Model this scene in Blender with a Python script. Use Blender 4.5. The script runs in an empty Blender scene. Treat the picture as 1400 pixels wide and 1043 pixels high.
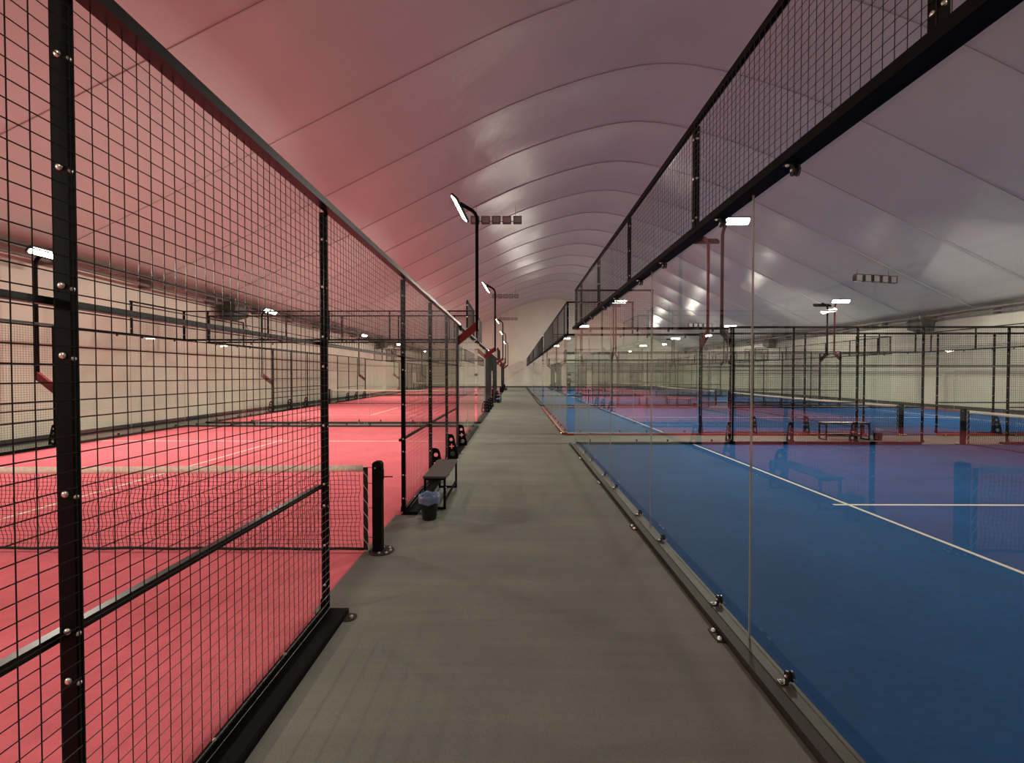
import bpy, bmesh, math, random
from mathutils import Vector, Matrix
random.seed(7)
R = math.radians
sc = bpy.context.scene
COL = sc.collection

# ------------------------------------------------------------------ camera, world, exposure
F_PX = 565.0
cam_d = bpy.data.cameras.new('camera'); cam_d.sensor_width = 36.0; cam_d.sensor_fit = 'HORIZONTAL'
cam_d.lens = F_PX / 1400 * 36; cam_d.clip_start = 0.05; cam_d.clip_end = 300
cam = bpy.data.objects.new('camera', cam_d); COL.objects.link(cam)
cam.location = (0, 0, 1.80)
cam.rotation_euler = (R(90) - math.atan(9.5 / F_PX), R(0.0), math.atan(4.5 / F_PX))
sc.camera = cam
w = bpy.data.worlds.new('world'); sc.world = w; w.use_nodes = True
w.node_tree.nodes['Background'].inputs[0].default_value = (0.02, 0.02, 0.025, 1)
w.node_tree.nodes['Background'].inputs[1].default_value = 0.3
LAMP_W = 275.0
LAMP_W_BEHIND = (230.0, 30.0)     # the dimmer pairs beside and behind the photographer
LAMP_COL = (1.0, 0.93, 0.80)
sc.view_settings.view_transform = 'Standard'; sc.view_settings.look = 'None'
sc.view_settings.exposure = 0.0; sc.view_settings.gamma = 1.0
sc.view_settings.use_curve_mapping = False
cy = sc.cycles
cy.max_bounces = 16; cy.diffuse_bounces = 6; cy.glossy_bounces = 5
cy.transmission_bounces = 8; cy.transparent_max_bounces = 64
cy.caustics_reflective = False; cy.caustics_refractive = False
cy.sample_clamp_indirect = 4.0

# ------------------------------------------------------------------ materials
def mat(name, col, rough=0.6, metal=0.0, spec=0.5, noise=None, bump=None, emit=None, coat=0.0):
    """noise=(scale, amount, (sx,sy,sz)); bump=(scale, strength, dist, (sx,sy,sz))"""
    m = bpy.data.materials.new(name); m.use_nodes = True
    nt = m.node_tree; b = nt.nodes['Principled BSDF']
    b.inputs['Base Color'].default_value = (*col, 1)
    b.inputs['Roughness'].default_value = rough
    b.inputs['Metallic'].default_value = metal
    b.inputs['Specular IOR Level'].default_value = spec
    b.inputs['Coat Weight'].default_value = coat
    tc = nt.nodes.new('ShaderNodeNewGeometry')
    def nz(scale, st, detail=5):
        mp = nt.nodes.new('ShaderNodeMapping'); mp.inputs['Scale'].default_value = st
        nt.links.new(tc.outputs['Position'], mp.inputs['Vector'])
        n = nt.nodes.new('ShaderNodeTexNoise'); n.inputs['Scale'].default_value = scale
        n.inputs['Detail'].default_value = detail; n.inputs['Roughness'].default_value = 0.6
        nt.links.new(mp.outputs[0], n.inputs['Vector']); return n
    cur = None
    for (s, a, st) in (noise or []):
        n = nz(s, st)
        mr = nt.nodes.new('ShaderNodeMapRange'); mr.inputs[1].default_value = 0.3; mr.inputs[2].default_value = 0.7
        mr.inputs[3].default_value = 1 - a; mr.inputs[4].default_value = 1 + a
        nt.links.new(n.outputs[0], mr.inputs[0])
        if cur is None: cur = mr.outputs[0]
        else:
            mu = nt.nodes.new('ShaderNodeMath'); mu.operation = 'MULTIPLY'
            nt.links.new(cur, mu.inputs[0]); nt.links.new(mr.outputs[0], mu.inputs[1]); cur = mu.outputs[0]
    if cur is not None:
        vm = nt.nodes.new('ShaderNodeVectorMath'); vm.operation = 'SCALE'
        vm.inputs[0].default_value = col; nt.links.new(cur, vm.inputs['Scale'])
        nt.links.new(vm.outputs[0], b.inputs['Base Color'])
    prev = None
    for (s, stg, dist, st) in (bump or []):
        n = nz(s, st)
        bp = nt.nodes.new('ShaderNodeBump'); bp.inputs['Strength'].default_value = stg
        bp.inputs['Distance'].default_value = dist
        nt.links.new(n.outputs[0], bp.inputs['Height'])
        if prev is not None: nt.links.new(prev.outputs[0], bp.inputs['Normal'])
        prev = bp
    if prev is not None: nt.links.new(prev.outputs[0], b.inputs['Normal'])
    if emit:
        b.inputs['Emission Color'].default_value = (*emit[0], 1)
        b.inputs['Emission Strength'].default_value = emit[1]
    return m

M = {}
M['membrane'] = mat('dome_membrane', (0.60, 0.57, 0.555), 0.30, spec=0.27, noise=[(0.35, 0.05, (1, 1, 1))],
                    bump=[(0.35, 0.22, 0.25, (1, 1, 1)), (2.0, 0.03, 0.05, (1, 1, 1))])
M['crease'] = mat('dome_crease_shade', (0.53, 0.50, 0.485), 0.4)  # membrane colour a little darker, paints the shade along the creases
M['wall'] = mat('wall_fabric', (0.72, 0.69, 0.58), 0.6, noise=[(0.6, 0.06, (1, 1, 0.5))],
                bump=[(0.9, 0.5, 0.12, (1, 1, 0.12))])
M['skirting'] = mat('skirting', (0.035, 0.033, 0.032), 0.6)
M['carpet'] = mat('grey_carpet', (0.198, 0.202, 0.172), 0.95, spec=0.1,
                  noise=[(260, 0.22, (1, 1, 1)), (1.1, 0.10, (1, 1, 1)), (2.2, 0.10, (0.12, 1, 1)), (14, 0.05, (0.03, 1, 1))],
                  bump=[(300, 0.5, 0.004, (1, 1, 1)), (3.2, 0.25, 0.03, (0.1, 1, 1))])
M['pink'] = mat('pink_turf', (0.70, 0.155, 0.185), 0.9, spec=0.08,
                noise=[(220, 0.14, (1, 1, 1)), (1.3, 0.10, (1, 1, 1)), (9, 0.07, (1, 1, 1))],
                bump=[(300, 0.4, 0.004, (1, 1, 1))])
M['blue'] = mat('blue_turf', (0.008, 0.074, 0.225), 0.85, spec=0.12,
                noise=[(220, 0.16, (1, 1, 1)), (1.0, 0.12, (1, 1, 1)), (10, 0.12, (1, 2, 1))],
                bump=[(300, 0.4, 0.004, (1, 1, 1))])
M['line'] = mat('white_line', (0.72, 0.68, 0.56), 0.9, noise=[(60, 0.1, (1, 1, 1))])
M['steel'] = mat('black_steel', (0.006, 0.006, 0.007), 0.55, spec=0.06)
M['wire'] = mat('black_wire', (0.016, 0.013, 0.012), 0.4, spec=0.5)
M['rail'] = mat('dark_rail', (0.016, 0.014, 0.013), 0.34, spec=0.32)
M['base'] = mat('brown_black_base', (0.045, 0.037, 0.033), 0.60, spec=0.12, noise=[(3, 0.15, (1, 1, 1))])
M['redbase'] = mat('red_painted_steel', (0.38, 0.040, 0.028), 0.5, spec=0.5)
M['redpole'] = mat('dull_red_pole', (0.17, 0.022, 0.015), 0.5, spec=0.3)
M['red'] = mat('dark_red_bracket', (0.20, 0.005, 0.008), 0.5)
M['chrome'] = mat('zinc_bolt', (0.85, 0.82, 0.76), 0.38, metal=1.0)
M['tape'] = mat('net_tape', (0.90, 0.84, 0.70), 0.85, noise=[(35, 0.18, (1, 1, 1))])
M['cord'] = mat('net_cord', (0.010, 0.009, 0.009), 0.8)
M['lace'] = mat('white_lace', (0.6, 0.58, 0.52), 0.8)
M['plastic'] = mat('black_plastic', (0.008, 0.008, 0.009), 0.35)
M['bench'] = mat('bench_top', (0.050, 0.044, 0.040), 0.35, spec=0.6)
M['lampbody'] = mat('lamp_housing', (0.02, 0.02, 0.02), 0.5)
M['heater'] = mat('heater_case', (0.05, 0.048, 0.045), 0.5)
M['pipe'] = mat('edge_pipe', (0.17, 0.15, 0.14), 0.5)
M['cable'] = mat('cable', (0.02, 0.02, 0.02), 0.7)
M['door'] = mat('door_paint', (0.8, 0.78, 0.68), 0.5)
M['skin'] = mat('skin', (0.45, 0.25, 0.17), 0.6)
M['shirt'] = mat('grey_cloth', (0.07, 0.07, 0.075), 0.9)
M['trouser'] = mat('black_cloth', (0.012, 0.013, 0.016), 0.9)
M['diffuser'] = mat('lamp_diffuser', (0.9, 0.9, 0.85), 0.5, emit=((1.0, 0.93, 0.78), 28.0))
M['lens'] = mat('floodlight_glass', (0.42, 0.38, 0.37), 0.3, spec=0.5)

def glass_mat(name, tint, k=1.7):
    m = bpy.data.materials.new(name); m.use_nodes = True; nt = m.node_tree; nt.nodes.clear()
    o = nt.nodes.new('ShaderNodeOutputMaterial')
    tr = nt.nodes.new('ShaderNodeBsdfTransparent'); tr.inputs[0].default_value = (*tint, 1)
    gl = nt.nodes.new('ShaderNodeBsdfGlossy'); gl.inputs['Roughness'].default_value = 0.0
    gl.inputs[0].default_value = (1, 1, 1, 1)
    fr = nt.nodes.new('ShaderNodeFresnel'); fr.inputs[0].default_value = 1.5
    geo = nt.nodes.new('ShaderNodeNewGeometry')
    mu = nt.nodes.new('ShaderNodeMath'); mu.operation = 'MULTIPLY'; mu.inputs[1].default_value = k; mu.use_clamp = True
    nt.links.new(fr.outputs[0], mu.inputs[0])
    inv = nt.nodes.new('ShaderNodeMath'); inv.operation = 'SUBTRACT'; inv.inputs[0].default_value = 1.0
    nt.links.new(geo.outputs['Backfacing'], inv.inputs[1])
    m2 = nt.nodes.new('ShaderNodeMath'); m2.operation = 'MULTIPLY'
    nt.links.new(mu.outputs[0], m2.inputs[0]); nt.links.new(inv.outputs[0], m2.inputs[1])
    mx = nt.nodes.new('ShaderNodeMixShader')
    nt.links.new(m2.outputs[0], mx.inputs[0]); nt.links.new(tr.outputs[0], mx.inputs[1]); nt.links.new(gl.outputs[0], mx.inputs[2])
    nt.links.new(mx.outputs[0], o.inputs[0])
    return m
M['glass'] = glass_mat('clear_glass', (0.972, 0.985, 0.976), 1.12)
def liner_mat():
    m = bpy.data.materials.new('thin_blue_liner'); m.use_nodes = True; nt = m.node_tree
    b = nt.nodes['Principled BSDF']; b.inputs['Base Color'].default_value = (0.25, 0.36, 0.62, 1)
    b.inputs['Roughness'].default_value = 0.25; b.inputs['Alpha'].default_value = 0.55
    return m
M['liner'] = liner_mat()
M['glassedge'] = mat('glass_joint', (0.42, 0.44, 0.38), 0.3, spec=0.8)

# ------------------------------------------------------------------ mesh helpers
class MB:
    def __init__(s): s.v = []; s.f = []; s.sm = []
    def box(s, x0, x1, y0, y1, z0, z1, bevel=0):
        if x1 < x0: x0, x1 = x1, x0
        if y1 < y0: y0, y1 = y1, y0
        n = len(s.v)
        s.v += [(x0,y0,z0),(x1,y0,z0),(x1,y1,z0),(x0,y1,z0),(x0,y0,z1),(x1,y0,z1),(x1,y1,z1),(x0,y1,z1)]
        s.f += [(n,n+3,n+2,n+1),(n+4,n+5,n+6,n+7),(n,n+1,n+5,n+4),(n+1,n+2,n+6,n+5),(n+2,n+3,n+7,n+6),(n+3,n,n+4,n+7)]
        return s
    def bar(s, a, b, r, n=4, r2=None, caps=True, rot=None):
        a = Vector(a); b = Vector(b); d = (b - a).normalized()
        up = Vector((0,0,1)) if abs(d.z) < 0.9 else Vector((1,0,0))
        e1 = d.cross(up).normalized(); e2 = d.cross(e1).normalized()
        k = len(s.v); ph = (math.pi/4 if n == 4 else 0) if rot is None else rot
        for p, rr in ((a, r), (b, r if r2 is None else r2)):
            for i in range(n):
                t = ph + 2*math.pi*i/n
                q = p + e1*math.cos(t)*rr + e2*math.sin(t)*rr
                s.v.append(tuple(q))
        for i in range(n):
            j = (i+1) % n
            s.f.append((k+i, k+n+i, k+n+j, k+j))
        if caps:
            s.f.append(tuple(k+i for i in range(n))); s.f.append(tuple(k+n+i for i in reversed(range(n))))
        return s
    def path(s, pts, r, n=6):
        """tube through points with shared rings"""
        pts = [Vector(p) for p in pts]; k = len(s.v); ref = None
        for i, p in enumerate(pts):
            d = (pts[min(i+1, len(pts)-1)] - pts[max(i-1, 0)]).normalized()
            if ref is None:
                up = Vector((0,0,1)) if abs(d.z) < 0.9 else Vector((1,0,0))
                ref = d.cross(up).normalized()
            e1 = (ref - d*ref.dot(d)).normalized(); e2 = d.cross(e1); ref = e1
            for j in range(n):
                t = 2*math.pi*j/n + math.pi/n
                s.v.append(tuple(p + e1*math.cos(t)*r + e2*math.sin(t)*r))
        for i in range(len(pts)-1):
            for j in range(n):
                a = k+i*n+j; b = k+i*n+(j+1) % n
                s.f.append((a, b, b+n, a+n))
        s.f.append(tuple(k+j for j in reversed(range(n)))); e = k+(len(pts)-1)*n
        s.f.append(tuple(e+j for j in range(n)))
        return s
    def lathe(s, prof, n=20, c=(0,0,0), closed=False, wob=None):
        k = len(s.v); m = len(prof)
        for i in range(n):
            t = 2*math.pi*i/n
            for q, (r, z) in enumerate(prof):
                rr, zz = (r, z) if wob is None else wob(t, q, r, z)
                s.v.append((c[0]+rr*math.cos(t), c[1]+rr*math.sin(t), c[2]+zz))
        for i in range(n):
            j = (i+1) % n
            for q in range(m-1):
                s.f.append((k+i*m+q, k+j*m+q, k+j*m+q+1, k+i*m+q+1))
        return s
    def dome(s, p, axis, r, h=None, n=8):
        """low bolt head: base ring, mid ring, tip"""
        p = Vector(p); d = Vector(axis).normalized(); h = h or r*0.7
        up = Vector((0,0,1)) if abs(d.z) < 0.9 else Vector((1,0,0))
        e1 = d.cross(up).normalized(); e2 = d.cross(e1).normalized(); k = len(s.v)
        for rr, hh in ((r, 0), (r*0.85, h*0.6)):
            for i in range(n):
                t = 2*math.pi*i/n
                s.v.append(tuple(p + e1*math.cos(t)*rr + e2*math.sin(t)*rr + d*hh))
        s.v.append(tuple(p + d*h))
        for i in range(n):
            j = (i+1) % n
            s.f.append((k+i, k+n+i, k+n+j, k+j)); s.f.append((k+n+i, k+2*n, k+n+j))
        return s
    def prism(s, pts, axis, t0, t1):
        """polygon (a,b) extruded: axis 'y' -> pts are (x,z); 'z' -> (x,y); 'x' -> (y,z)"""
        k = len(s.v); n = len(pts)
        for t in (t0, t1):
            for a, b in pts:
                s.v.append({'y': (a,t,b), 'z': (a,b,t), 'x': (t,a,b)}[axis])
        s.f.append(tuple(k+i for i in range(n))); s.f.append(tuple(k+n+i for i in reversed(range(n))))
        for i in range(n):
            j = (i+1) % n; s.f.append((k+i, k+n+i, k+n+j, k+j))
        return s
    def mesh(s, name, smooth=False):
        me = bpy.data.meshes.new(name); me.from_pydata(s.v, [], s.f)
        bm = bmesh.new(); bm.from_mesh(me); bmesh.ops.recalc_face_normals(bm, faces=bm.faces[:])
        bm.to_mesh(me); bm.free()
        if smooth:
            me.polygons.foreach_set('use_smooth', [True]*len(me.polygons))
        return me

def obj(name, mb, material, parent=None, smooth=False, **props):
    if name in ('bolts', 'clamps', 'lacing', 'ties', 'pane_edge'): props['kind'] = 'stuff'
    me = mb.mesh(name, smooth) if isinstance(mb, MB) else mb
    if material is not None and len(me.materials) == 0: me.materials.append(material)
    o = bpy.data.objects.new(name, me); COL.objects.link(o)
    if parent is not None: o.parent = parent
    for k, v in props.items(): o[k] = v
    return o
def empty(name, loc=(0,0,0), rz=0.0):
    o = bpy.data.objects.new(name, None); o.empty_display_size = 0.2; COL.objects.link(o)
    o.location = loc; o.rotation_euler = (0, 0, rz); return o
def tag(o, label, cat, group=None):
    o['label'] = label; o['category'] = cat
    if group: o['group'] = group
    return o
def copy_tree(o, parent=None):
    c = o.copy(); COL.objects.link(c); c.parent = parent
    for ch in list(o.children): copy_tree(ch, c)
    return c
PROTO_USED = set()
def place(proto, loc, rz, label, cat, group):
    if proto.name in PROTO_USED: o = copy_tree(proto)
    else: o = proto; PROTO_USED.add(proto.name)
    o.location = loc; o.rotation_euler = (0, 0, rz)
    tag(o, label, cat, group); return o
def repaint(o, old, new):
    for ch in [o] + list(o.children_recursive):
        if ch.type == 'MESH':
            for i, sl in enumerate(ch.material_slots):
                if sl.material in old:
                    sl.link = 'OBJECT'; sl.material = new

# ------------------------------------------------------------------ the hall shell
XL, XR, YB, YF = -12.8, 23.2, -9.0, 58.5
XC = 5.2
PROF = [(0.0, 12.55), (1.2, 12.40), (3.0, 11.95), (5.2, 11.20), (8.0, 9.85), (11.65, 8.05), (15.0, 6.40), (18.0, 5.0)]
def zprof(t):
    t = abs(t)
    for (a, za), (b, zb) in zip(PROF, PROF[1:]):
        if t <= b: return za + (zb - za)*(t - a)/(b - a)
    return PROF[-1][1]
ts = []
n_half = 20
for i in range(-n_half, n_half+1): ts.append(18.0*i/n_half)
def dome_z(x, y):
    t = x - XC
    ph = ((y - 11.15) / 3.25) % 1.0
    major = int(math.floor((y - 11.15)/3.25)) 
    bul = math.sin(math.pi*ph)
    edge = min(1.0, (18.0 - abs(t))/3.0)
    zz = (zprof(t) + zprof(t-0.9) + zprof(t+0.9) + zprof(t-0.4)+zprof(t+0.4))/5 if abs(t) < 17 else zprof(t)
    return zz + 0.06*bul*edge
ny = int((YF - YB)/0.40625)
mb = MB()
ys = [YB + (YF-YB)*j/ny for j in range(ny+1)]
# make sure creases land on rib lines
ribs = [11.15 + 3.25*k for k in range(-6, 15) if YB < 11.15+3.25*k < YF]
ys = sorted(set([round(YB,3), round(YF,3)] + [round(rb + 3.25*q/8, 4) for rb in ribs + [ribs[0]-3.25] for q in range(8) if YB < rb + 3.25*q/8 < YF]))
for y in ys:
    for t in ts: mb.v.append((XC+t, y, dome_z(XC+t, y)))
nt_ = len(ts)
for j in range(len(ys)-1):
    for i in range(nt_-1):
        a = j*nt_+i; mb.f.append((a, a+1, a+nt_+1, a+nt_))
ceil = obj('ceiling', mb, M['membrane'], smooth=True, kind='structure')
so = ceil.modifiers.new('thick', 'SOLIDIFY'); so.thickness = 0.02; so.offset = 1
for rb in ribs:
    k = round((rb-11.15)/3.25)
    wd = (0.03 if k % 2 else 0.018) if k > 1 else 0.012
    m2 = MB()
    m2.path([(XC+t, rb, dome_z(XC+t, rb) - 0.012) for t in ts], wd, 5)
    obj('crease_shade_strip', m2, M['crease'], ceil, smooth=True)  # added strip in each membrane crease, its shade put into the colour

obj('floor', MB().box(XL-0.3, XR+0.3, YB-0.3, YF+0.3, -0.2, -0.012), M['carpet'], kind='structure')
obj('wall_left', MB().box(XL-0.2, XL, YB, YF, -0.012, 5.0), M['wall'], kind='structure')
obj('wall_right', MB().box(XR, XR+0.2, YB, YF, -0.012, 5.0), M['wall'], kind='structure')
def end_wall(name, y, th):
    m2 = MB(); pts = [(XL-0.2, -0.012), (XR+0.2, -0.012)] + [(XC+t, dome_z(XC+t, y)+0.25) for t in reversed(ts)]
    m2.prism(pts, 'y', y, y+th); return obj(name, m2, M['wall'], kind='structure')
end_wall('wall_back', YF, 0.2); end_wall('wall_front', YB, -0.2)
obj('baseboard_left', MB().box(XL, XL+0.05, YB, YF, -0.012, 0.16), M['skirting'], kind='structure')
obj('baseboard_right', MB().box(XR-0.05, XR, YB, YF, -0.012, 0.16), M['skirting'], kind='structure')
obj('baseboard_back', MB().box(XL, XR, YF-0.05, YF, -0.012, 0.16), M['skirting'], kind='structure')
d = obj('door_1', MB().box(10.0, 10.95, YF-0.10, YF, -0.012, 2.15), M['door'], kind='structure')
obj('door_handle', MB().box(10.08, 10.2, YF-0.15, YF-0.10, 1.0, 1.04), M['chrome'], d)
# horizontal seams in the wall fabric
for nm, x, sgn in (('trim_1', XL, 1), ('trim_2', XR, -1)):
    for z in (2.66, 4.25):
        obj(nm, MB().box(x, x+sgn*0.012, YB, YF, z-0.04, z+0.04), M['wall'], kind='structure')
    for y in range(-6, 58, 4):
        obj(nm, MB().box(x, x+sgn*0.010, y-0.04, y+0.04, 0.16, 4.9), M['wall'], kind='structure')

# ------------------------------------------------------------------ court positions
LC = [(-6.40, 4.16 + 21.12*k) for k in range(3)]
RS = [0.72, 12.45, 23.90, 35.40, 46.90]
RCc = [(11.55, s+5.0) for s in RS]
LN = ['nearest pink court', 'second pink court', 'farthest pink court']
RN = ['nearest blue court', 'red-framed second blue court', 'third blue court', 'fourth blue court', 'farthest blue court']

# corridor carpet with tongues into the left door openings
GX, DX0 = 1.405, -1.53
# built as separate slabs so that the outline stays simple
obj_c = MB()
obj_c.box(-1.255, GX, -6.0, YF-0.06, -0.010, 0.006)
for cx, c in LC: obj_c.box(DX0, -1.255, c-1.085, c+1.085, -0.010, 0.006)
carpet = obj('carpet_runner', obj_c, M['carpet'])
tag(carpet, 'long grey carpet of the corridor between the pink and the blue courts', 'carpet')
for (cx, c), nm in zip(LC, LN):
    t = empty('court_turf', (cx, c, 0), R(90))
    tag(t, f'pink artificial turf of the {nm} with white lines', 'court', 'pink court surfaces')
    obj('turf', MB().box(-10, 10, -4.93, 5.0, -0.010, 0.0), M['pink'], t)
    for x0, x1, y0, y1 in ((6.92, 6.97, -4.93, 4.98), (-6.97, -6.92, -4.93, 4.98), (-7.12, 7.12, -0.025, 0.025)):
        obj('court_line', MB().box(x0, x1, y0, y1, -0.002, 0.002 if abs(x0) < 7 else 0.0025), M['line'], t)
for (cx, c), nm in zip(RCc, RN):
    t = empty('court_turf', (cx, c, 0), 0)
    tag(t, f'blue artificial turf of the {nm} with white lines', 'court', 'blue court surfaces')
    obj('turf', MB().box(-10, 10, -5, 5, -0.010, 0.0), M['blue'], t)
    for x0, x1, y0, y1 in ((6.92, 6.97, -4.98, 4.98), (-6.97, -6.92, -4.98, 4.98), (-7.15, 7.15, -0.025, 0.025)):
        obj('court_line', MB().box(x0, x1, y0, y1, -0.002, 0.002 if abs(x0) < 7 else 0.0025), M['line'], t)

# ------------------------------------------------------------------ fence prototypes (local x along, +y outward)
CELL, WR = 0.0555, 0.0022
def wires(x0, x1, z0, z1, y=0.004, wr=WR):
    m = MB(); n = int(round((x1-x0)/CELL)); 
    for i in range(n+1):
        x = x0 + (x1-x0)*i/n
        m.bar((x, y, z0), (x, y, z1), wr, 4, caps=False, rot=0)
    kz = int(round((z1-z0)/CELL))
    for j in range(kz+1):
        z = z0 + (z1-z0)*j/kz
        m.bar((x0, y+2*wr*0.8, z), (x1, y+2*wr*0.8, z), wr, 4, caps=False, rot=0)
    return m
def gusset_mesh():
    cu = bpy.data.curves.new('gusset', 'CURVE'); cu.dimensions = '2D'; cu.fill_mode = 'BOTH'; cu.extrude = 0.005
    def loop(p):
        s = cu.splines.new('POLY'); s.points.add(len(p)-1); s.use_cyclic_u = True
        for q, (a, b) in zip(s.points, p): q.co = (a, b, 0, 1)
    loop([(0, 0), (0.21, 0), (0.205, 0.08), (0.125, 0.46), (0.10, 0.50), (0.06, 0.515), (0, 0.515)])
    def circ(cx, cy_, r): loop([(cx + r*math.cos(2*math.pi*i/14), cy_ + r*math.sin(2*math.pi*i/14)) for i in range(14)])
    circ(0.062, 0.40, 0.036); circ(0.095, 0.105, 0.052)
    a, b = 0.012, 0.050; px, pz = 0.075, 0.26
    loop([(px-a, pz-b), (px+a, pz-b), (px+a, pz-a), (px+b, pz-a), (px+b, pz+a), (px+a, pz+a), (px+a, pz+b),
          (px-a, pz+b), (px-a, pz+a), (px-b, pz+a), (px-b, pz-a), (px-a, pz-a)])
    o = bpy.data.objects.new('gusset', cu); COL.objects.link(o)
    o.matrix_world = Matrix(((0,0,1,0),(1,0,0,0),(0,1,0,0),(0,0,0,1)))
    dg = bpy.context.evaluated_depsgraph_get()
    me = bpy.data.meshes.new_from_object(o.evaluated_get(dg)); me.transform(o.matrix_world)
    bpy.data.objects.remove(o); me.name = 'gusset'; return me
GUS = gusset_mesh(); GUS.materials.clear()
POSTS = [-6.0, -4.4, -2.76, -1.085, 1.085, 2.855, 4.4, 6.0]
TOPZ = 3.0
def bolt_col(m, x, y, zs, ax, r=0.010):
    for z in zs: m.dome((x, y, z), ax, r, 0.007)
def ear(plate_m, bolt_m, x, y, w=0.05, l=0.09, bolts=((0, 0.05),)):
    pts = [(x-w, y), (x+w, y)] + [(x + w*math.cos(t), y + l - w + w*math.sin(t)) for t in [math.pi*i/8 for i in range(9)]]
    plate_m.prism(pts, 'z', 0.004, 0.012)
    for bx, by in bolts: bolt_m.dome((x+bx, y+by, 0.012), (0,0,1), 0.016, 0.016)
def make_fence(single_bolts=False):
    t = empty('mesh_fence')
    for i, x in enumerate(POSTS):
        dbl = abs(x) > 5.9
        m = MB().box(x-0.011, x+0.011, -0.052, -0.001, 0.05, TOPZ)
        if dbl: m.box(x-0.06*(1 if x > 0 else -1)-0.011, x-0.06*(1 if x > 0 else -1)+0.011, -0.052, -0.001, 0.05, TOPZ)
        # flange plates top and foot
        m.box(x-0.030, x+0.030, -0.055, -0.050, 0.05, 0.12)
        p = obj('post', m, M['steel'], t)
        zs = [0.30 + 0.29*q for q in range(10)]
        if single_bolts and abs(x) < 3:
            bmesh_b = MB(); bmesh_b.dome((0,0,0), (1,0,0), 0.011, 0.007)
            me = bmesh_b.mesh('bolt', True); me.materials.append(M['chrome'])
            bm2 = MB().dome((0,0,0), (0,1,0), 0.008, 0.007).mesh('bolt', True); bm2.materials.append(M['chrome'])
            for q, z in enumerate([0.22, 0.52, 0.82, 0.98, 1.42, 1.86, 2.08, 2.45, 2.80]):
                b = obj('bolt', me, None, p); b.location = (x+0.011, -0.028, z)
                b = obj('bolt', bm2, None, p); b.location = (x+0.004, -0.001, z-0.01)
        else:
            m = MB(); bolt_col(m, x, -0.001, zs, (0,1,0), 0.009); bolt_col(m, x+0.011, -0.028, zs, (1,0,0), 0.009)
            bolt_col(m, x-0.011, -0.028, zs, (-1,0,0), 0.009)
            obj('bolts', m, M['chrome'], p)
        if abs(x) > 2 and not (single_bolts and 2 < x < 3):
            g = obj('gusset', GUS, M['steel'], p); g.location = (x, 0.004, 0.05)
    for a, b in zip(POSTS, POSTS[1:]):
        door = abs(a + b) < 0.1
        obj('wire_mesh', wires(a+0.006, b-0.006, 2.03 if door else 0.05, TOPZ), M['wire'], t, kind='stuff')
        obj('cross_rail', MB().box(a, b, -0.080, -0.052, 2.018, 2.042), M['rail'], t)
        if not door: obj('cross_rail', MB().box(a, b, -0.086, -0.052, 0.945, 0.977), M['rail'], t)
    m = MB().box(-6.02, 6.02, -0.012, 0.008, TOPZ, TOPZ+0.045).box(-6.02, 6.02, 0.008, 0.065, TOPZ-0.004, TOPZ+0.045)
    obj('top_rail', m, M['rail'], t)
    for s in (-1, 1):
        a, b = sorted((s*1.09, s*6.02))
        br = obj('base_rail', MB().box(a, b, -0.035, 0.148, -0.005, 0.045).box(a, b, -0.035, -0.006, 0.045, 0.075), M['steel'], t)
        pm, bm_ = MB(), MB()
        for q in range(1, 9): bm_.dome((s*(1.05+0.6*q), -0.02, 0.075), (0,0,1), 0.010, 0.009)
        for xx in (1.15, 3.2, 5.2):
            pm = MB(); ear(pm, bm_, s*xx, 0.14); obj('foot_plate', pm, M['base'], br)
        obj('bolts', bm_, M['chrome'], br)
    return t

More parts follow.
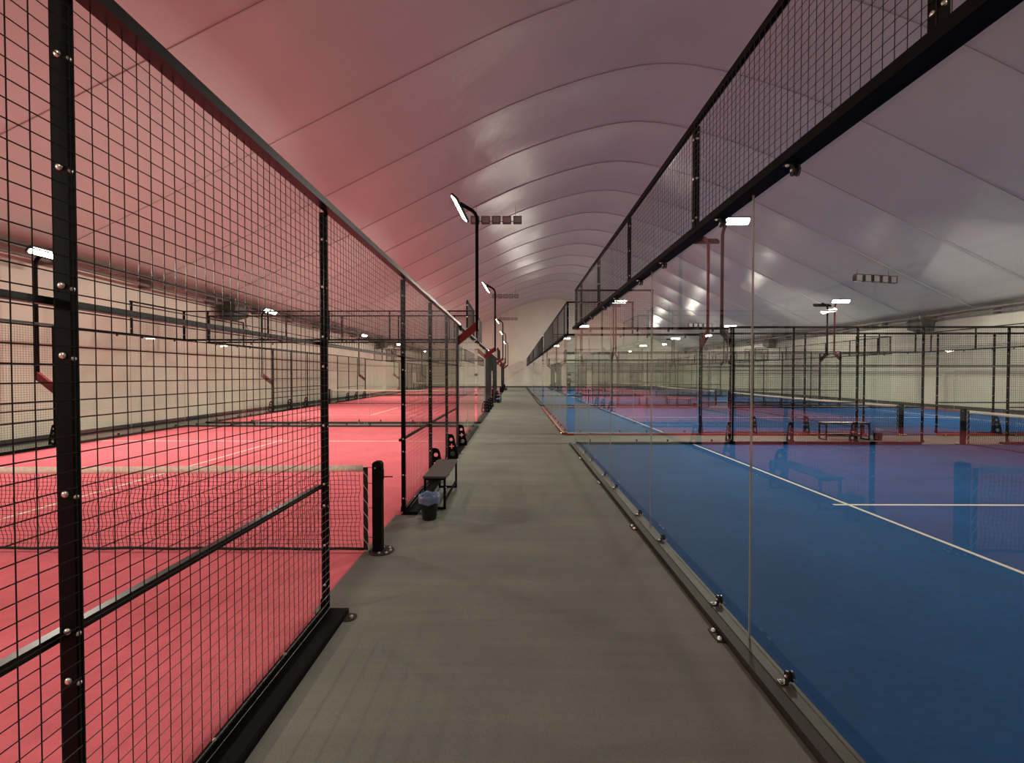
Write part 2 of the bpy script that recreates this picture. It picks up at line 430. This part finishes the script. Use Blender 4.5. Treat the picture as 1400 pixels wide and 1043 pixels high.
GB0, GB1 = 0.055, 2.965
def clamp_geo(m, bm_, x, z, up, r=0.032):
    """angle clamp: disc on both faces of the glass and a lug to the rail"""
    zc = z + (0.035 if up else -0.035)
    for ya, yb in ((0.007, 0.019), (-0.019, -0.007)):
        n = 10; pts = [(x + r*0.62*math.cos(2*math.pi*i/n), zc + r*math.sin(2*math.pi*i/n)) for i in range(n)]
        m.prism(pts, 'y', ya, yb)
    z0, z1 = (z, z+0.006) if up else (z-0.006, z)
    m.box(x-0.02, x+0.02, 0.015, 0.062, z0, z1)
    bm_.dome((x, 0.045, z1 if up else z0), (0,0,1 if up else -1), 0.011, 0.012)
    bm_.dome((x, 0.019, zc), (0,1,0), 0.009, 0.010)
def glass_run(t, joints, mesh_spans, posts, single=False, foot=True):
    x0, x1 = joints[0], joints[-1]
    br = obj('base_rail', MB().box(x0, x1, -0.03, 0.140, -0.005, GB0-0.005), M['base'], t)
    cap = obj('rail_cap', MB().box(x0, x1, -0.028, 0.066, GB0-0.005, GB0), M['cap'], br)
    pm, bm_ = MB(), MB()
    if foot:
        for j in joints[:-1]:
            xx = j + 0.1
            pm = MB(); pm.prism([(xx-0.085, 0.135), (xx+0.085, 0.135), (xx+0.07, 0.195), (xx-0.07, 0.195)], 'z', 0.006, 0.014)
            obj('foot_plate', pm, M['base'], br)
            for dx in (-0.045, 0.045):
                bb = MB().dome((xx+dx, 0.168, 0.014), (0,0,1), 0.018, 0.018)
                if single: obj('bolt', bb, M['chrome'], br, smooth=True)
                else: bm_.v, bm_.f = bm_.v + bb.v, bm_.f + [tuple(i + len(bm_.v) for i in f) for f in bb.f]
        if bm_.v: obj('bolts', bm_, M['chrome'], br)
    beam = obj('beam', MB().box(x0, x1, -0.035, 0.080, GB1, 3.02), M['steel'], t)
    for a, b in zip(joints, joints[1:]):
        g = obj('glass_pane', MB().box(a+0.003, b-0.003, -0.006, 0.006, GB0, GB1), M['glass'], t)
        ee = MB()
        ee.box(a+0.0005, a+0.003, -0.0058, 0.0058, GB0, GB1); ee.box(b-0.003, b-0.0005, -0.0058, 0.0058, GB0, GB1)
        obj('pane_edge', ee, M['glassedge'], g)
        for cx in (a+0.4, b-0.4):
            for z, up in ((GB0+0.004, True), (GB1, False)):
                if single:
                    m, bb = MB(), MB(); clamp_geo(m, bb, cx, z, up)
                    c = obj('clamp', m, M['plastic'], t); obj('bolts', bb, M['chrome'], c)
        if not single:
            m, bb = MB(), MB()
            for cx in (a+0.4, b-0.4):
                for z, up in ((GB0+0.004, True), (GB1, False)): clamp_geo(m, bb, cx, z, up)
            c = obj('clamps', m, M['plastic'], t); 
    for a, b in mesh_spans:
        obj('wire_mesh', wires(a, b, 3.02, 3.95), M['wire'], t, kind='stuff')
        obj('top_rail', MB().box(a, b, -0.03, 0.012, 3.95, 3.99), M['steel'], t)
    for x in posts:
        p = obj('post', MB().box(x-0.02, x+0.02, -0.045, 0.0, 3.02, 3.95), M['steel'], t)
        m = MB(); bolt_col(m, x, 0.0, (3.14, 3.50, 3.84), (0,1,0), 0.012); bolt_col(m, x+0.02, -0.02, (3.16, 3.50, 3.84), (1,0,0), 0.011)
        bolt_col(m, x-0.02, -0.02, (3.16, 3.50, 3.84), (-1,0,0), 0.011)
        obj('bolts', m, M['chrome'], p)
M['cap'] = mat('worn_rail_top', (0.085, 0.078, 0.062), 0.6, spec=0.3, noise=[(5, 0.2, (1, 1, 1))])
def make_end(single=False):
    t = empty('glass_wall')
    glass_run(t, [-5, -3, -1, 1, 3, 5], [(-5, 5)], [-4.97, -4.15, -2.08, 0.02, 2.10, 4.15, 4.97], single)
    return t
def make_side(sgn):
    t = empty('side_glass_wall')
    if sgn > 0: glass_run(t, [0.06, 2, 4], [(2, 4)], [2.03, 3.97], foot=False)
    else: glass_run(t, [-4, -2, -0.06], [(-4, -2)], [-3.97, -2.03], foot=False)
    return t

# ------------------------------------------------------------------ net prototype: along local y
def make_net():
    t = empty('court_net')
    H, HB = 0.885, 0.815
    def sag(y): return -0.03*(1 - (y/4.85)**2)
    m = MB(); n = 60; rnd = random.Random(3)
    for k in range(2):
        off = 0.006*(1 if k else -1)
    ys_ = [-4.86 + 9.72*i/n for i in range(n+1)]
    for i, y in enumerate(ys_):
        w_ = 0.004*math.sin(i*1.7) + rnd.uniform(-0.002, 0.002)
        z1 = H + sag(y); z0 = HB + sag(y) + w_*0.8
        m.v += [(-0.007, y, z0), (0.007, y, z0), (0.009+w_*0.3, y, (z0+z1)/2), (0.004, y, z1), (-0.004, y, z1), (-0.009+w_*0.3, y, (z0+z1)/2)]
    for i in range(n):
        for j in range(6):
            a = i*6+j; b = i*6+(j+1) % 6
            m.f.append((a, b, b+6, a+6))
    m.f.append(tuple(range(6))); m.f.append(tuple(n*6+j for j in reversed(range(6))))
    obj('top_band', m, M['tape'], t, smooth=True)
    m = MB(); c = 0.0425; nv = int(9.64/c); rows = 18
    zrow = [0.035 + (HB-0.035)*j/rows for j in range(rows+1)]
    def pt(y, j):
        z = zrow[j]
        wob = 0.006*math.sin(j*0.9 + y*3.1) + 0.004*math.sin(y*11 + j*1.9)
        return (0.006*math.sin(y*5+j), y + wob, z + sag(y)*(j/rows) + 0.004*math.sin(y*7.3 + j))
    for i in range(nv+1):
        y = -4.82 + 9.64*i/nv
        pp = [pt(y, j) for j in range(0, rows+1)]
        m.path(pp, 0.0025, 3)
    for j in range(1, rows):
        pp = [pt(-4.82 + 9.64*i/nv, j) for i in range(0, nv+1)]
        m.path(pp, 0.0025, 3)
    obj('netting', m, M['cord'], t, kind='stuff')
    m = MB(); m.path([(0, -4.86 + 9.72*i/40, 0.028 + 0.006*math.sin(i*2.1)) for i in range(41)], 0.015, 6)
    obj('bottom_band', m, M['cord'], t, smooth=True)
    for s in (-1, 1):
        st = obj('side_strap', MB().box(-0.006, 0.006, s*4.86, s*4.905, 0.02, 0.86), M['cord'], t)
        ml = MB(); zz = [0.06 + 0.137*q for q in range(6)]
        for z in zz:
            ml.path([(-0.009, s*4.855, z+0.09), (-0.010, s*4.875, z+0.055), (-0.010, s*4.905, z+0.02), (-0.008, s*4.912, z-0.03)], 0.0032, 4)
        ml.path([(-0.009, s*4.915, 0.02), (-0.009, s*4.917, 0.16)], 0.004, 4)
        obj('lacing', ml, M['lace'], st)
        mc = MB()
        for z in (0.15, 0.45, 0.70, 0.86): mc.bar((0, s*4.90, z), (0, s*4.965, z-0.003), 0.0035, 4)
        obj('ties', mc, M['cord'], st)
        # post with a rounded top
        mp = MB()
        y0, y1 = s*4.96 if s > 0 else s*5.055, s*5.055 if s > 0 else s*4.96
        pr = [(y0, 0.012), (y1, 0.012), (y1, 0.90), (y1-0.012, 0.918), (y1-0.03, 0.924), (y0+0.03, 0.924), (y0+0.012, 0.918), (y0, 0.90)]
        mp.prism(pr, 'x', -0.035, 0.035)
        p = obj('post', mp, M['steel'], t)
        mpl = MB(); yo = s*5.02
        mpl.prism([(0.12*math.cos(math.pi*2*i/20), yo + s*0.02 + 0.125*math.sin(math.pi*2*i/20)) for i in range(20)], 'z', 0.006, 0.016)
        obj('foot_plate', mpl, M['base'], p)
        mb_ = MB()
        for ax, ay in ((-0.07, 0.02), (0.07, 0.02), (0.06, 0.09), (-0.06, 0.09), (0, 0.115)): mb_.dome((ax, yo+s*ay, 0.016), (0,0,1), 0.014, 0.016)
        mb_.dome((-0.035, yo-s*0.03, 0.86), (-1,0,0), 0.008, 0.006)
        obj('bolts', mb_, M['chrome'], p)
        if s < 0:
            mh = MB().box(-0.012, 0.012, s*5.055, s*5.068, 0.74, 0.84)
            mh.bar((0, s*5.06, 0.765), (0, s*5.15, 0.765), 0.006, 8); mh.dome((0, s*5.15, 0.765), (0, s, 0), 0.008, 0.01)
            obj('crank_handle', mh, M['plastic'], p)
    return t

# ------------------------------------------------------------------ lamp prototypes: outward +y, court towards -y
def make_lamp(zb, ztop, red, pitch=None, flip=1):
    """zb: bracket foot height on the fence post; ztop: height where the pole starts to bend"""
    t = empty('floodlight_pole')
    yo = 0.46; ztop += 0.08
    m = MB(); m.prism([(0.0, zb), (yo+0.04, zb+0.40), (yo+0.04, zb+0.62), (0.0, zb+0.22)], 'x', -0.035, 0.035)
    obj('bracket', m, M['red'] if red else M['steel'], t)
    pts = [(0, yo, zb+0.35), (0, yo, ztop)]
    for i in range(1, 7):
        a = R(60)*i/6; pts.append((0, yo - 0.28*(1-math.cos(a)), ztop + 0.28*math.sin(a)))
    e = Vector(pts[-1]); dirv = Vector((0, -math.sin(R(60)), math.cos(R(60)))); tip = e + dirv*0.22
    pts.append(tuple(tip))
    obj('pole', MB().path(pts, 0.042, 10), M['steel'], t, smooth=True)
    d = Vector(pitch if pitch else (1, 0, 0.0)).normalized()
    n0 = Vector((0, -0.72, -0.69)); n = (n0 - d*n0.dot(d)).normalized(); s = n.cross(d).normalized()
    c = tip + n*0.13
    RM = Matrix((d, s, -n)).transposed().to_4x4(); RM.translation = c
    hm = MB()
    pr = [(-0.50, -0.07), (-0.47, -0.11), (0.47, -0.11), (0.50, -0.07), (0.50, 0.07), (0.47, 0.11), (-0.47, 0.11), (-0.50, 0.07)]
    hm.prism(pr, 'z', 0.0, 0.05)
    for q in range(-5, 6): hm.box(q*0.08-0.006, q*0.08+0.006, -0.09, 0.09, 0.05, 0.072)
    me = hm.mesh('lamp_housing'); me.transform(RM); h = obj('lamp_housing', me, M['lampbody'], t)
    dm = MB().prism([(a*0.94, b*0.80) for a, b in pr], 'z', -0.012, 0.0).mesh('diffuser'); dm.transform(RM)
    obj('diffuser', dm, M['diffuser'], h)
    km = MB(); km.bar(tip - dirv*0.05, tip + dirv*0.08 , 0.05, 8); km.bar(tuple(tip + Vector((-0.09, 0, 0.0))), tuple(tip + Vector((0.09, 0, 0.0))), 0.022, 8)
    obj('tilt_joint', km, M['lampbody'], t)
    L = bpy.data.lights.new('led', 'AREA'); L.shape = 'RECTANGLE'; L.size = 0.92; L.size_y = 0.17
    L.energy = LAMP_W; L.spread = R(148); L.color = LAMP_COL
    lo = bpy.data.objects.new('led', L); COL.objects.link(lo); lo.parent = h
    LM = RM.copy(); LM.translation = c + n*0.02; lo.matrix_local = LM
    return t

P = {}
P['fence'] = make_fence()
P['fence_near'] = make_fence(True)
P['end'] = make_end()
P['end_near'] = make_end(True)
P['sideP'] = make_side(1); P['sideN'] = make_side(-1)
P['net'] = make_net()
P['lamp_corr'] = make_lamp(2.52, 5.50, True, pitch=(-0.96, 0.18, -0.22))
P['lamp_low'] = make_lamp(1.30, 4.40, True)
P['lamp_blue'] = make_lamp(2.52, 5.40, False)

def local(cx, cy_, rot, x, y):
    return (cx + x*math.cos(rot) - y*math.sin(rot), cy_ + x*math.sin(rot) + y*math.cos(rot), 0)

# left courts: local x -> +Y, local y -> -X ; corridor side is local y = -5
for k, (cx, c) in enumerate(LC):
    rot = R(90); nm = LN[k]; L_ = lambda x, y: local(cx, c, rot, x, y)
    place(P['fence_near'] if k == 0 else P['fence'], L_(0, -5), rot+R(180), f'black wire mesh fence along the corridor side of the {nm}', 'fence', 'mesh fences of the pink courts')
    place(P['fence'], L_(0, 5), rot, f'black wire mesh fence along the outer wall side of the {nm}', 'fence', 'mesh fences of the pink courts')
    for e, en in ((-1, 'near'), (1, 'far')):
        if k == 0 and e < 0: continue
        place(P['end'], L_(e*10, 0), rot + (R(-90) if e > 0 else R(90)), f'glass end wall with mesh on top at the {en} end of the {nm}', 'glass wall', 'glass end walls of the pink courts')
        place(P['sideN'] if e > 0 else P['sideP'], L_(e*6, -5), rot+R(180), f'clear glass side wall by the corridor, {en} end, {nm}', 'glass wall', 'glass side walls of the pink courts')
        place(P['sideP'] if e > 0 else P['sideN'], L_(e*6, 5), rot, f'clear glass side wall by the hall wall, {en} end, {nm}', 'glass wall', 'glass side walls of the pink courts')
    for e, en in ((-1, 'near'), (1, 'far')):
        place(P['lamp_corr'], L_(e*6.0, -5), rot+R(180), f'tall red-bracketed lamp pole, corridor side, {en} half, {nm}', 'lamp', 'lamp poles of the pink courts')
        place(P['lamp_low'], L_(e*6.0, 5), rot, f'low black lamp pole by the hall wall, {en} half, {nm}', 'lamp', 'lamp poles of the pink courts')
    n = place(P['net'], L_(0, 0), rot, f'white-banded black net across the {nm}', 'net', 'court nets')
# right courts: local x -> +X, corridor side is local x = -10
for k, (cx, c) in enumerate(RCc):
    nm = RN[k]; L_ = lambda x, y: local(cx, c, 0, x, y); made = []
    made.append(place(P['end_near'] if k == 0 else P['end'], L_(-10, 0), R(90), f'glass wall with mesh on top between the corridor and the {nm}', 'glass wall', 'glass end walls of the blue courts'))
    made.append(place(P['end'], L_(10, 0), R(-90), f'glass wall with mesh on top at the right end of the {nm}', 'glass wall', 'glass end walls of the blue courts'))
    for s, sn in ((-1, 'near'), (1, 'far')):
        if not (k == 0 and s < 0):
            r_ = R(180) if s < 0 else 0
            made.append(place(P['fence'], L_(0, s*5), r_, f'black wire mesh fence on the {sn} side of the {nm}', 'fence', 'mesh fences of the blue courts'))
            for e, en in ((-1, 'corridor'), (1, 'right')):
                pr = P['sideP'] if e*s > 0 else P['sideN']
                made.append(place(pr, L_(e*6, s*5), r_, f'clear glass side wall, {en} end of the {sn} side, {nm}', 'glass wall', 'glass side walls of the blue courts'))
        for e, en in ((-1, 'corridor'), (1, 'right')):
            made.append(place(P['lamp_blue'], L_(e*6.0, s*5), R(180) if s < 0 else 0, f'black lamp pole on the {sn} fence, {en} half, {nm}', 'lamp', 'lamp poles of the blue courts'))
    made.append(place(P['net'], L_(0, 0), 0, f'white-banded black net across the {nm}', 'net', 'court nets'))
    if k == 1:
        for o in made:
            for ch in o.children_recursive:
                b = ch.name.split('.')[0]
                if b in ('base_rail', 'pole', 'bracket') and ch.type == 'MESH':
                    ch.material_slots[0].link = 'OBJECT'; ch.material_slots[0].material = M['redbase'] if b == 'base_rail' else M['redpole']

for o in list(bpy.data.objects):
    if o.name.split('.')[0] == 'floodlight_pole' and o.location.y < 3.0:
        for ch in o.children_recursive:
            if ch.type == 'LIGHT':
                ch.data = ch.data.copy(); ch.data.energy = LAMP_W_BEHIND[0 if o.location.x < 0 else 1]

# ------------------------------------------------------------------ benches and bins
def make_bench():
    t = empty('bench')      # length along local y 1.10, width along x 0.30
    s = 0.014
    obj('seat', MB().box(-0.155, 0.155, 0.0, 1.12, 0.425, 0.45), M['bench'], t)
    for y in (0.03, 1.09):
        m = MB()
        for x in (-0.13, 0.13): m.box(x-s, x+s, y-s, y+s, 0.006, 0.425)
        m.box(-0.116, 0.116, y-s, y+s, 0.006, 0.034); m.box(-0.116, 0.116, y-s, y+s, 0.397, 0.425)
        lg = obj('leg_frame', m, M['steel'], t)
    for x in (-0.13, 0.13):
        obj('stretcher', MB().box(x-s*0.8, x+s*0.8, 0.044, 1.076, 0.10, 0.128), M['steel'], t)
    m = MB(); m.dome((0.155, 1.10, 0.437), (1,0,0), 0.012, 0.012); m.dome((0.145, 0.03, 0.30), (1,0,0), 0.010, 0.01)
    obj('bolts', m, M['chrome'], t)
    return t
def make_bin():
    t = empty('waste_bin')
    prof = [(0.0, 0.006), (0.085, 0.006), (0.088, 0.012), (0.116, 0.275), (0.121, 0.277), (0.121, 0.285), (0.113, 0.285), (0.084, 0.02), (0.0, 0.02)]
    obj('bin_body', MB().lathe(prof, 28), M['plastic'], t, smooth=True)
    def wob(a, q, r, z):
        k = [0.10, 0.3, 0.7, 1.0, 1.0, 0.8, 0.9][q]
        f = math.sin(a*7+q*0.7)*0.5 + math.sin(a*13+1.3*q)*0.3 + math.sin(a*3)*0.4
        return r + 0.007*f*k, z + 0.010*k*math.sin(a*5+q)
    prof = [(0.035, 0.09), (0.085, 0.14), (0.100, 0.23), (0.112, 0.305), (0.126, 0.312), (0.134, 0.275), (0.130, 0.215)]
    obj('bin_liner', MB().lathe(prof, 48, wob=wob), M['liner'], t, smooth=True)
    return t
PB, PN = make_bench(), make_bin()
bn = ['with a bin beside it at the nearest pink court', 'in the door of the second pink court', 'in the door of the farthest pink court']
for k, (cx, c) in enumerate(LC):
    place(PB, (-1.07, c+1.28, 0.0), 0, f'low dark metal bench {bn[k]}', 'bench', 'benches')
    place(PN, (-1.07, c+0.95, 0.0), 0, ['small black bin with a pale blue liner at the near end of the corridor bench',
          'small black bin by the bench of the second pink court', 'small black bin by the bench of the farthest pink court'][k], 'bin', 'waste bins')
gaps = [(RS[i]+10 + RS[i+1])/2 for i in range(4)]
gn = ['nearest and the second', 'second and the third', 'third and the fourth', 'fourth and the farthest']
for k, y in enumerate(gaps):
    b = place(PB, (9.75, y-0.05, -0.012), R(90), f'dark metal bench in the gap between the {gn[k]} blue court', 'bench', 'benches')
    b.scale = (1, 1.1, 1.08)
    place(PN, (9.98, y-0.15, -0.012), 0, f'small black bin at the bench between the {gn[k]} blue court', 'bin', 'waste bins')

# ------------------------------------------------------------------ things hung from the dome
def make_bank(drop):
    t = empty('floodlight_bank')
    m = MB().bar((-1.25, 0, 0), (1.25, 0, 0), 0.02, 6); obj('bar', m, M['lampbody'], t)
    for i in range(5):
        x = (i-2)*0.53
        hm = MB(); hm.box(x-0.21, x+0.21, -0.16, -0.04, -0.17, 0.19); hm.box(x-0.16, x+0.16, -0.04, 0.04, -0.12, 0.14)
        hm.box(x-0.21, x+0.21, -0.20, -0.16, 0.16, 0.19); hm.box(x-0.21, x+0.21, -0.20, -0.16, -0.17, -0.14)
        hm.box(x-0.21, x-0.18, -0.20, -0.16, -0.17, 0.19); hm.box(x+0.18, x+0.21, -0.20, -0.16, -0.17, 0.19)
        h = obj('floodlight', hm, M['heater'], t)
        obj('front_glass', MB().box(x-0.18, x+0.18, -0.172, -0.161, -0.14, 0.16), M['lens'], h)
    for x in (-1.0, 0.95):
        obj('hanging_wire', MB().bar((x, 0, 0.0), (x, 0, drop), 0.008, 4), M['cable'], t)
    return t
bank = None
for (x, y, z, lb, rz) in ((-0.95, 20.9, 9.5, 'row of five unlit floodlights hung high over the corridor, nearest', 0),
                      (-0.95, 40.4, 9.4, 'row of five unlit floodlights hung over the corridor, the middle one', 0),
                      (-0.95, 56.65, 9.4, 'row of five unlit floodlights hung over the corridor, farthest', 0),
                      (17.9, 20.9, 6.55, 'row of five unlit floodlights hung low under the right slope of the dome, nearer', 12),
                      (17.9, 40.4, 6.55, 'row of five unlit floodlights hung under the right slope of the dome, farther', 12)):
    zt = dome_z(x-1.0, y) if x < XC else dome_z(x+1.0, y)
    b = make_bank(zt - z - 0.02); b.location = (x, y, z); b.rotation_euler = (R(0), 0, R(rz))
    tag(b, lb, 'lamp', 'unlit floodlight rows')
def make_heater():
    t = empty('fan_heater')
    m = MB(); k = 0
    pr = [(-0.28, -0.45), (0.34, -0.62), (0.42, -0.10), (0.20, 0.10), (-0.20, 0.10), (-0.34, -0.08)]
    m.prism(pr, 'x', -0.45, 0.45); c = obj('case', m, M['heater'], t)
    for q in range(6):
        z = -0.50 + 0.0*q
        a = Vector((0, -0.28, -0.45)); b = Vector((0, 0.34, -0.62)); p = a.lerp(b, (q+0.5)/6)
        obj('louvre', MB().box(-0.40, 0.40, p.y-0.03, p.y+0.03, p.z-0.02, p.z+0.004), M['lampbody'], c)
    obj('hanger', MB().box(-0.05, 0.05, -0.03, 0.03, 0.08, 0.32).box(-0.3, 0.3, -0.02, 0.02, 0.08, 0.12), M['pipe'], t)
    pts = [(0.45, 0.0, -0.1), (0.62, 0.02, -0.35), (0.75, 0.0, -0.75), (0.78, -0.1, -1.0)]
    obj('cable', MB().path(pts, 0.012, 5), M['cable'], t)
    return t
PH = make_heater()
for (x, y, rz, lb) in ((XL+0.62, 17.9, 90, 'dark box heater hung under the left roof edge, nearest'),
                   (XL+0.62, 38.0, 90, 'dark box heater hung under the left roof edge, farther'),
                   (XR-0.62, 23.3, -90, 'dark box heater hung under the right roof edge, nearest'),
                   (XR-0.62, 37.0, -90, 'dark box heater hung under the right roof edge, farther')):
    o = place(PH, (x, y, 0), R(rz), lb, 'heater', 'box heaters'); o.location.z = 4.78
for x, s, lb in ((XL, 1, 'left'), (XR, -1, 'right')):
    t = empty('roof_edge_pipe', (x + s*0.45, 0, 0))
    tag(t, f'pair of long brown pipes running along the {lb} roof edge', 'pipe', 'roof edge pipes')
    obj('pipe', MB().path([(0, y, 5.02+0.015*math.sin(y)) for y in range(int(YB)+1, int(YF))], 0.075, 8), M['pipe'], t, smooth=True)
    obj('pipe', MB().path([(-0.06*s, y, 4.80+0.02*math.sin(y*0.7)) for y in range(int(YB)+1, int(YF))], 0.05, 8), M['pipe'], t, smooth=True)
    for i, y in enumerate(range(-7, 58, 3)):
        obj('pipe_hook', MB().box(-s*0.45, 0.03, y-0.03, y+0.03, 4.72, 5.12), M['pipe'], t)

# twin black boxes on the far wall
for x, lb in ((-5.5, 'left'), (7.6, 'right')):
    t = empty('wall_box', (x, YF-0.06, 1.78))
    tag(t, f'small twin black box on the far end wall, {lb} of the corridor', 'box', 'twin wall boxes')
    obj('back_plate', MB().box(-0.26, 0.26, 0.02, 0.06, -0.15, 0.15), M['lampbody'], t)
    for dx in (-0.13, 0.13): obj('box_body', MB().box(dx-0.10, dx+0.10, -0.10, 0.02, -0.13, 0.13), M['plastic'], t)

# ------------------------------------------------------------------ the person far off
def skin_mesh(name, verts, edges, radii, material, parent, root=0, sub=2):
    me = bpy.data.meshes.new(name); me.from_pydata(verts, edges, [])
    o = bpy.data.objects.new(name, me); COL.objects.link(o)
    sk = o.modifiers.new('skin', 'SKIN'); sk.use_smooth_shade = True
    for i, r in enumerate(radii):
        v = me.skin_vertices[0].data[i]; v.radius = (r, r) if not isinstance(r, tuple) else r; v.use_root = (i == root)
    sb = o.modifiers.new('sub', 'SUBSURF'); sb.levels = sub; sb.render_levels = sub
    dg = bpy.context.evaluated_depsgraph_get()
    m2 = bpy.data.meshes.new_from_object(o.evaluated_get(dg)); bpy.data.objects.remove(o)
    m2.materials.clear(); m2.materials.append(material)
    return obj(name, m2, None, parent)
pr = empty('person', (5.25, 40.8, 0.0), R(200))
tag(pr, 'person in a grey top and dark trousers standing on the fourth blue court', 'person')
body_v = [(0,0,0.98),(0,0,1.15),(0,0.01,1.36),(0,0.0,1.50),(0,-0.015,1.58),(0,-0.02,1.66),(0,-0.015,1.75)]
body_e = [(0,1),(1,2),(2,3),(3,4),(4,5),(5,6)]; body_r = [0.14,0.13,0.15,0.06,0.055,0.085,0.075]
for s in (-1, 1):
    b = len(body_v)
    body_v += [(s*0.10,0,0.92),(s*0.11,-0.06*s,0.50),(s*0.115,0.03*s,0.09),(s*0.12,-0.10+0.03*s,0.045)]
    body_e += [(0,b),(b,b+1),(b+1,b+2),(b+2,b+3)]; body_r += [0.09,0.06,0.042,0.035]
    b = len(body_v)
    body_v += [(s*0.18,0,1.44),(s*0.23,0.03,1.16),(s*0.24,-0.05,0.92),(s*0.24,-0.07,0.85)]
    body_e += [(2,b),(b,b+1),(b+1,b+2),(b+2,b+3)]; body_r += [0.055,0.042,0.03,0.03]
    for q in range(5):
        b2 = len(body_v); dy = (q-2)*0.018; ln = (0.045, 0.07, 0.08, 0.075, 0.06)[q]
        body_v += [(s*0.24, -0.07+dy*1.4-0.01, 0.83), (s*0.235, -0.075+dy*1.5-0.01, 0.83-ln)]
        body_e += [(b+3, b2), (b2, b2+1)]; body_r += [0.010, 0.008]
skin_mesh('body', body_v, body_e, body_r, M['skin'], pr)
tv = [(0,0,0.96),(0,0,1.15),(0,0.01,1.36),(0,0.0,1.47)]; te = [(0,1),(1,2),(2,3)]; tr_ = [0.155,0.15,0.17,0.08]
for s in (-1, 1):
    b = len(tv); tv += [(s*0.19,0,1.43),(s*0.235,0.03,1.16),(s*0.242,-0.04,0.95)]; te += [(2,b),(b,b+1),(b+1,b+2)]; tr_ += [0.07,0.057,0.045]
skin_mesh('grey_top', tv, te, tr_, M['shirt'], pr)
tv = [(0,0,0.97)]; te = []; tr_ = [0.15]
for s in (-1, 1):
    b = len(tv); tv += [(s*0.10,0,0.90),(s*0.11,-0.06*s,0.50),(s*0.115,0.03*s,0.10)]; te += [(0,b),(b,b+1),(b+1,b+2)]; tr_ += [0.105,0.078,0.062]
skin_mesh('trousers', tv, te, tr_, M['trouser'], pr)
skin_mesh('hair', [(0,0.0,1.70),(0,0.0,1.79)], [(0,1)], [0.09,0.07], M['trouser'], pr)
for s in (-1, 1):
    skin_mesh('shoe', [(s*0.115,0.05+0.03*s,0.045),(s*0.12,-0.16+0.03*s,0.04)], [(0,1)], [0.045,0.04], M['plastic'], pr)

# remove prototypes never used
